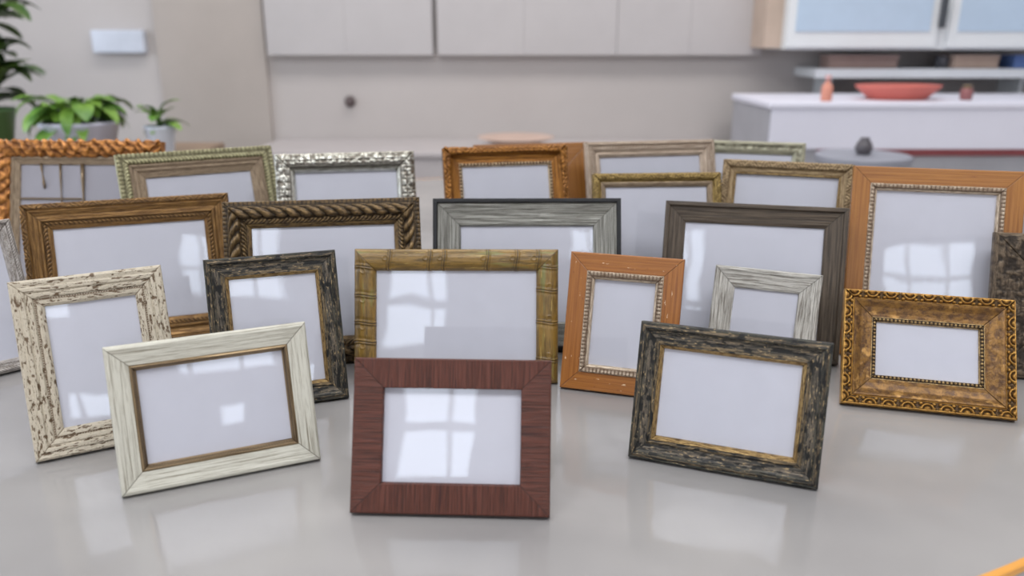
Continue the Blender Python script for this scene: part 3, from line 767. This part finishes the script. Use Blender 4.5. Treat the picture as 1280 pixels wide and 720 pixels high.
# dark kettle-like knob in front: small black stool vase on a low stand
# wall shelf with boxes
Ys = 4.18
xs0, xs1 = at(1020, 85, Ys)[0], at(1330, 85, Ys)[0]; zsh = at(1230, 86, Ys)[1]
t = empty('wall_shelf', ((xs0+xs1)/2, Y1-.002, zsh)); tag(t, 'white wall shelf between the pale blue cabinet and the counter', 'shelf')
MB().box(-(xs1-xs0)/2, (xs1-xs0)/2, -(Y1-Ys), 0, -.045, 0).build('board', white_l, t, bevel=.004)
for s_ in (-.5, .5): MB().box(s_-.012, s_+.012, -.2, 0, -.14, -.045).build('bracket', white_l, t, bevel=.003)
def box_on_shelf(name, px0, px1, pytop, col, label, cat, lid=False):
    a, b = at(px0, 80, Ys+.05)[0], at(px1, 80, Ys+.05)[0]; h = max(.02, at(px0, pytop, Ys+.05)[1]-zsh)
    t = empty(name, ((a+b)/2, Ys+.12, zsh)); tag(t, label, cat)
    mt = plain(name+'_card', col, .6)
    MB().box(-(b-a)/2, (b-a)/2, -.07, .07, 0, h*.7).build('box_base', mt, t, bevel=.004)
    MB().box(-(b-a)/2-.004, (b-a)/2+.004, -.074, .074, h*.7, h).build('lid', mt, t, bevel=.004)
box_on_shelf('storage_box', 1037, 1122, 69, S(158,134,126), 'flat brown box on the left part of the wall shelf', 'box')
box_on_shelf('storage_box', 1192, 1248, 69, S(190,166,150), 'tan box on the wall shelf, right of the dark pot', 'box')
box_on_shelf('storage_box', 1268, 1300, 69, S(96,124,180), 'blue box at the right end of the wall shelf', 'box')
x = at(1180, 80, Ys+.1)[0]
t = empty('dark_pot', (x, Ys+.12, zsh)); tag(t, 'small dark grey pot on the wall shelf', 'pot')
MB().lathe([(.028, 0), (.034, .006), (.038, .05), (.034, .06), (.03, .06), (.028, .05)], 28).build('pot_body', plain('dark_grey_glaze', S(92,92,98), .4), t, smooth=True)
# dark lamp base on the floor bench: dark blob at (1078,180)
Yb = 3.1
bx_, bz_ = at(1078, 200, Yb)
t = empty('side_stool', (bx_, Yb, ZF)); tag(t, 'narrow grey stand in front of the white counter', 'stand')
hz_ = at(1078, 193, Yb)[1]-ZF
MB().lathe([(.17, hz_-.03), (.175, hz_-.025), (.175, hz_-.004), (.17, hz_)], 40, sx=1.0).build('seat', plain('grey_stand_top', S(150,152,162), .5), t)
for a in (45, 135, 225, 315):
    MB().lathe([(.014, 0), (.012, hz_-.03)], 12, .11*math.cos(R(a)), .11*math.sin(R(a))).build('leg', M['mdf'], t)
t = empty('small_vase', (bx_, Yb, ZF+hz_)); tag(t, 'small dark vase standing on the narrow grey stand', 'vase')
MB().lathe([(.018, 0), (.026, .006), (.034, .024), (.026, .046), (.016, .058), (.019, .064)], 28).build('vase_body', plain('dark_vase', S(92,88,92), .35), t, smooth=True)

# left: console with plants
Yp = 3.25
zc_ = at(115, 192, Yp)[1]
xa, xb = -2.9, at(240, 190, Yp)[0]
t = empty('console_table', ((xa+xb)/2, Yp+.1, ZF)); tag(t, 'brown wooden console table carrying the potted plants', 'table')
c = (xa+xb)/2; cw = plain('brown_console_wood', S(150,128,108), .5, var=.08)
MB().box(xa-c, xb-c, -.28, .28, zc_-ZF-.035, zc_-ZF).build('table_top', cw, t, bevel=.004)
for sx in (xa-c+.04, xb-c-.04):
    for sy in (-.24, .24): MB().box(sx-.025, sx+.025, sy-.025, sy+.025, 0, zc_-ZF-.035).build('leg', cw, t, bevel=.003)
rnd = random.Random(5)
def leaf_mesh(mb, base, yaw, el, L, w, droop=.5):
    n = 7; vs = []; fs = []; p = np.array(base, float); e = el
    side = np.array([-math.sin(yaw), math.cos(yaw), 0])
    for i in range(n+1):
        q = i/n; hw = w*math.sin(PI*min(1, q*.92+.06))**.8
        up = np.array([-math.sin(e)*math.cos(yaw), -math.sin(e)*math.sin(yaw), math.cos(e)])
        vs += [tuple(p-side*hw+up*hw*.25), tuple(p), tuple(p+side*hw+up*hw*.25)]
        p = p + L/n*np.array([math.cos(e)*math.cos(yaw), math.cos(e)*math.sin(yaw), math.sin(e)]); e -= droop*2/n
    for i in range(n):
        a = i*3; fs += [(a, a+1, a+4, a+3), (a+1, a+2, a+5, a+4)]
    mb.add(vs, fs)
def leaf_mat(name, c1, c2):
    m, nt, b, out = new_mat(name); tc = nt.nodes.new('ShaderNodeTexCoord')
    nt.links.new(mixc(nt, noise(nt, tc.outputs['Object'], 14, lo=.35, hi=.65), c1, c2), b.inputs['Base Color'])
    b.inputs['Roughness'].default_value = .45; return m
LG = leaf_mat('fresh_green_leaves', S(120,158,62), S(76,122,44)); LD = leaf_mat('dark_green_leaves', S(58,92,44), S(92,118,46)); LM = leaf_mat('grey_green_leaves', S(150,166,110), S(110,138,80))
def plant(name, label, px, Y, potw, poth, potcol, leaves, lm, L, w, el=(.1, 1.2), stem=.1, spread=.05, droop=.6, sx=1.0):
    x = at(px, 170, Y)[0]
    t = empty(name, (x, Y, zc_)); tag(t, label, 'plant')
    r = potw/2
    MB().lathe([(r*.72, 0), (r*.75, .004), (r*.97, poth*.9), (r, poth*.92), (r, poth), (r*.92, poth), (r*.88, poth*.85), (r*.3, poth*.84)], 40).build('pot', plain('pot_glaze', potcol, .4), t, smooth=True)
    mb = MB(); st = MB()
    for k in range(leaves):
        yaw = rnd.uniform(0, 2*PI); e = rnd.uniform(*el); rr = rnd.uniform(0, spread); h = poth*.84 + rnd.uniform(.02, 1)*stem
        b = (rr*math.cos(yaw)*sx, rr*math.sin(yaw)*.7, h)
        st.tube([(b[0]*.4, b[1]*.4, poth*.8), (b[0]*.8, b[1]*.8, (h+poth)/2), b], [.004, .003, .002], 5)
        leaf_mesh(mb, b, yaw, e, L*rnd.uniform(.6, 1.15), w*rnd.uniform(.7, 1.2), droop*rnd.uniform(.6, 1.3))
    st.build('stems', LD, t, smooth=True); mb.build('foliage', lm, t, smooth=True)
plant('potted_plant', 'bushy bright green plant in a wide pale pot on the console', 102, Yp, .30, .13, S(204,206,222), 60, LG, .145, .035, (-.2, .7), .10, .12, .7, 1.0)
plant('potted_plant', 'small green plant in a narrow white pot right of the bushy one', 201, Yp+.02, .12, .11, S(214,222,234), 16, LG, .10, .026, (.0, 1.0), .08, .02)
plant('potted_plant', 'tall dark green plant at the left edge in a green pot', -14, Yp+.24, .24, .16, S(70,104,60), 120, LD, .26, .065, (.2, 1.3), .62, .07, .7)

# ---------------------------------------------------------------- camera and view
cam = bpy.data.cameras.new('Camera'); co = bpy.data.objects.new('Camera', cam); C.objects.link(co)
cam.sensor_width = 36; cam.lens = 36*1000/1280; cam.clip_start = .02
co.location = (0, 0, CAM_H); co.rotation_euler = (PI/2-PITCH, 0, 0)
cam.dof.use_dof = True; cam.dof.focus_distance = 1.24; cam.dof.aperture_fstop = 2.25
sc = bpy.context.scene; sc.camera = co
sc.view_settings.view_transform = 'Standard'; sc.view_settings.look = 'None'; sc.view_settings.gamma = 1
sc.view_settings.use_curve_mapping = False; sc.view_settings.exposure = 0.0
sc.cycles.max_bounces = 10; sc.cycles.diffuse_bounces = 5; sc.cycles.glossy_bounces = 5; sc.cycles.transparent_max_bounces = 12
sc.cycles.sample_clamp_indirect = 6; sc.cycles.use_denoising = True
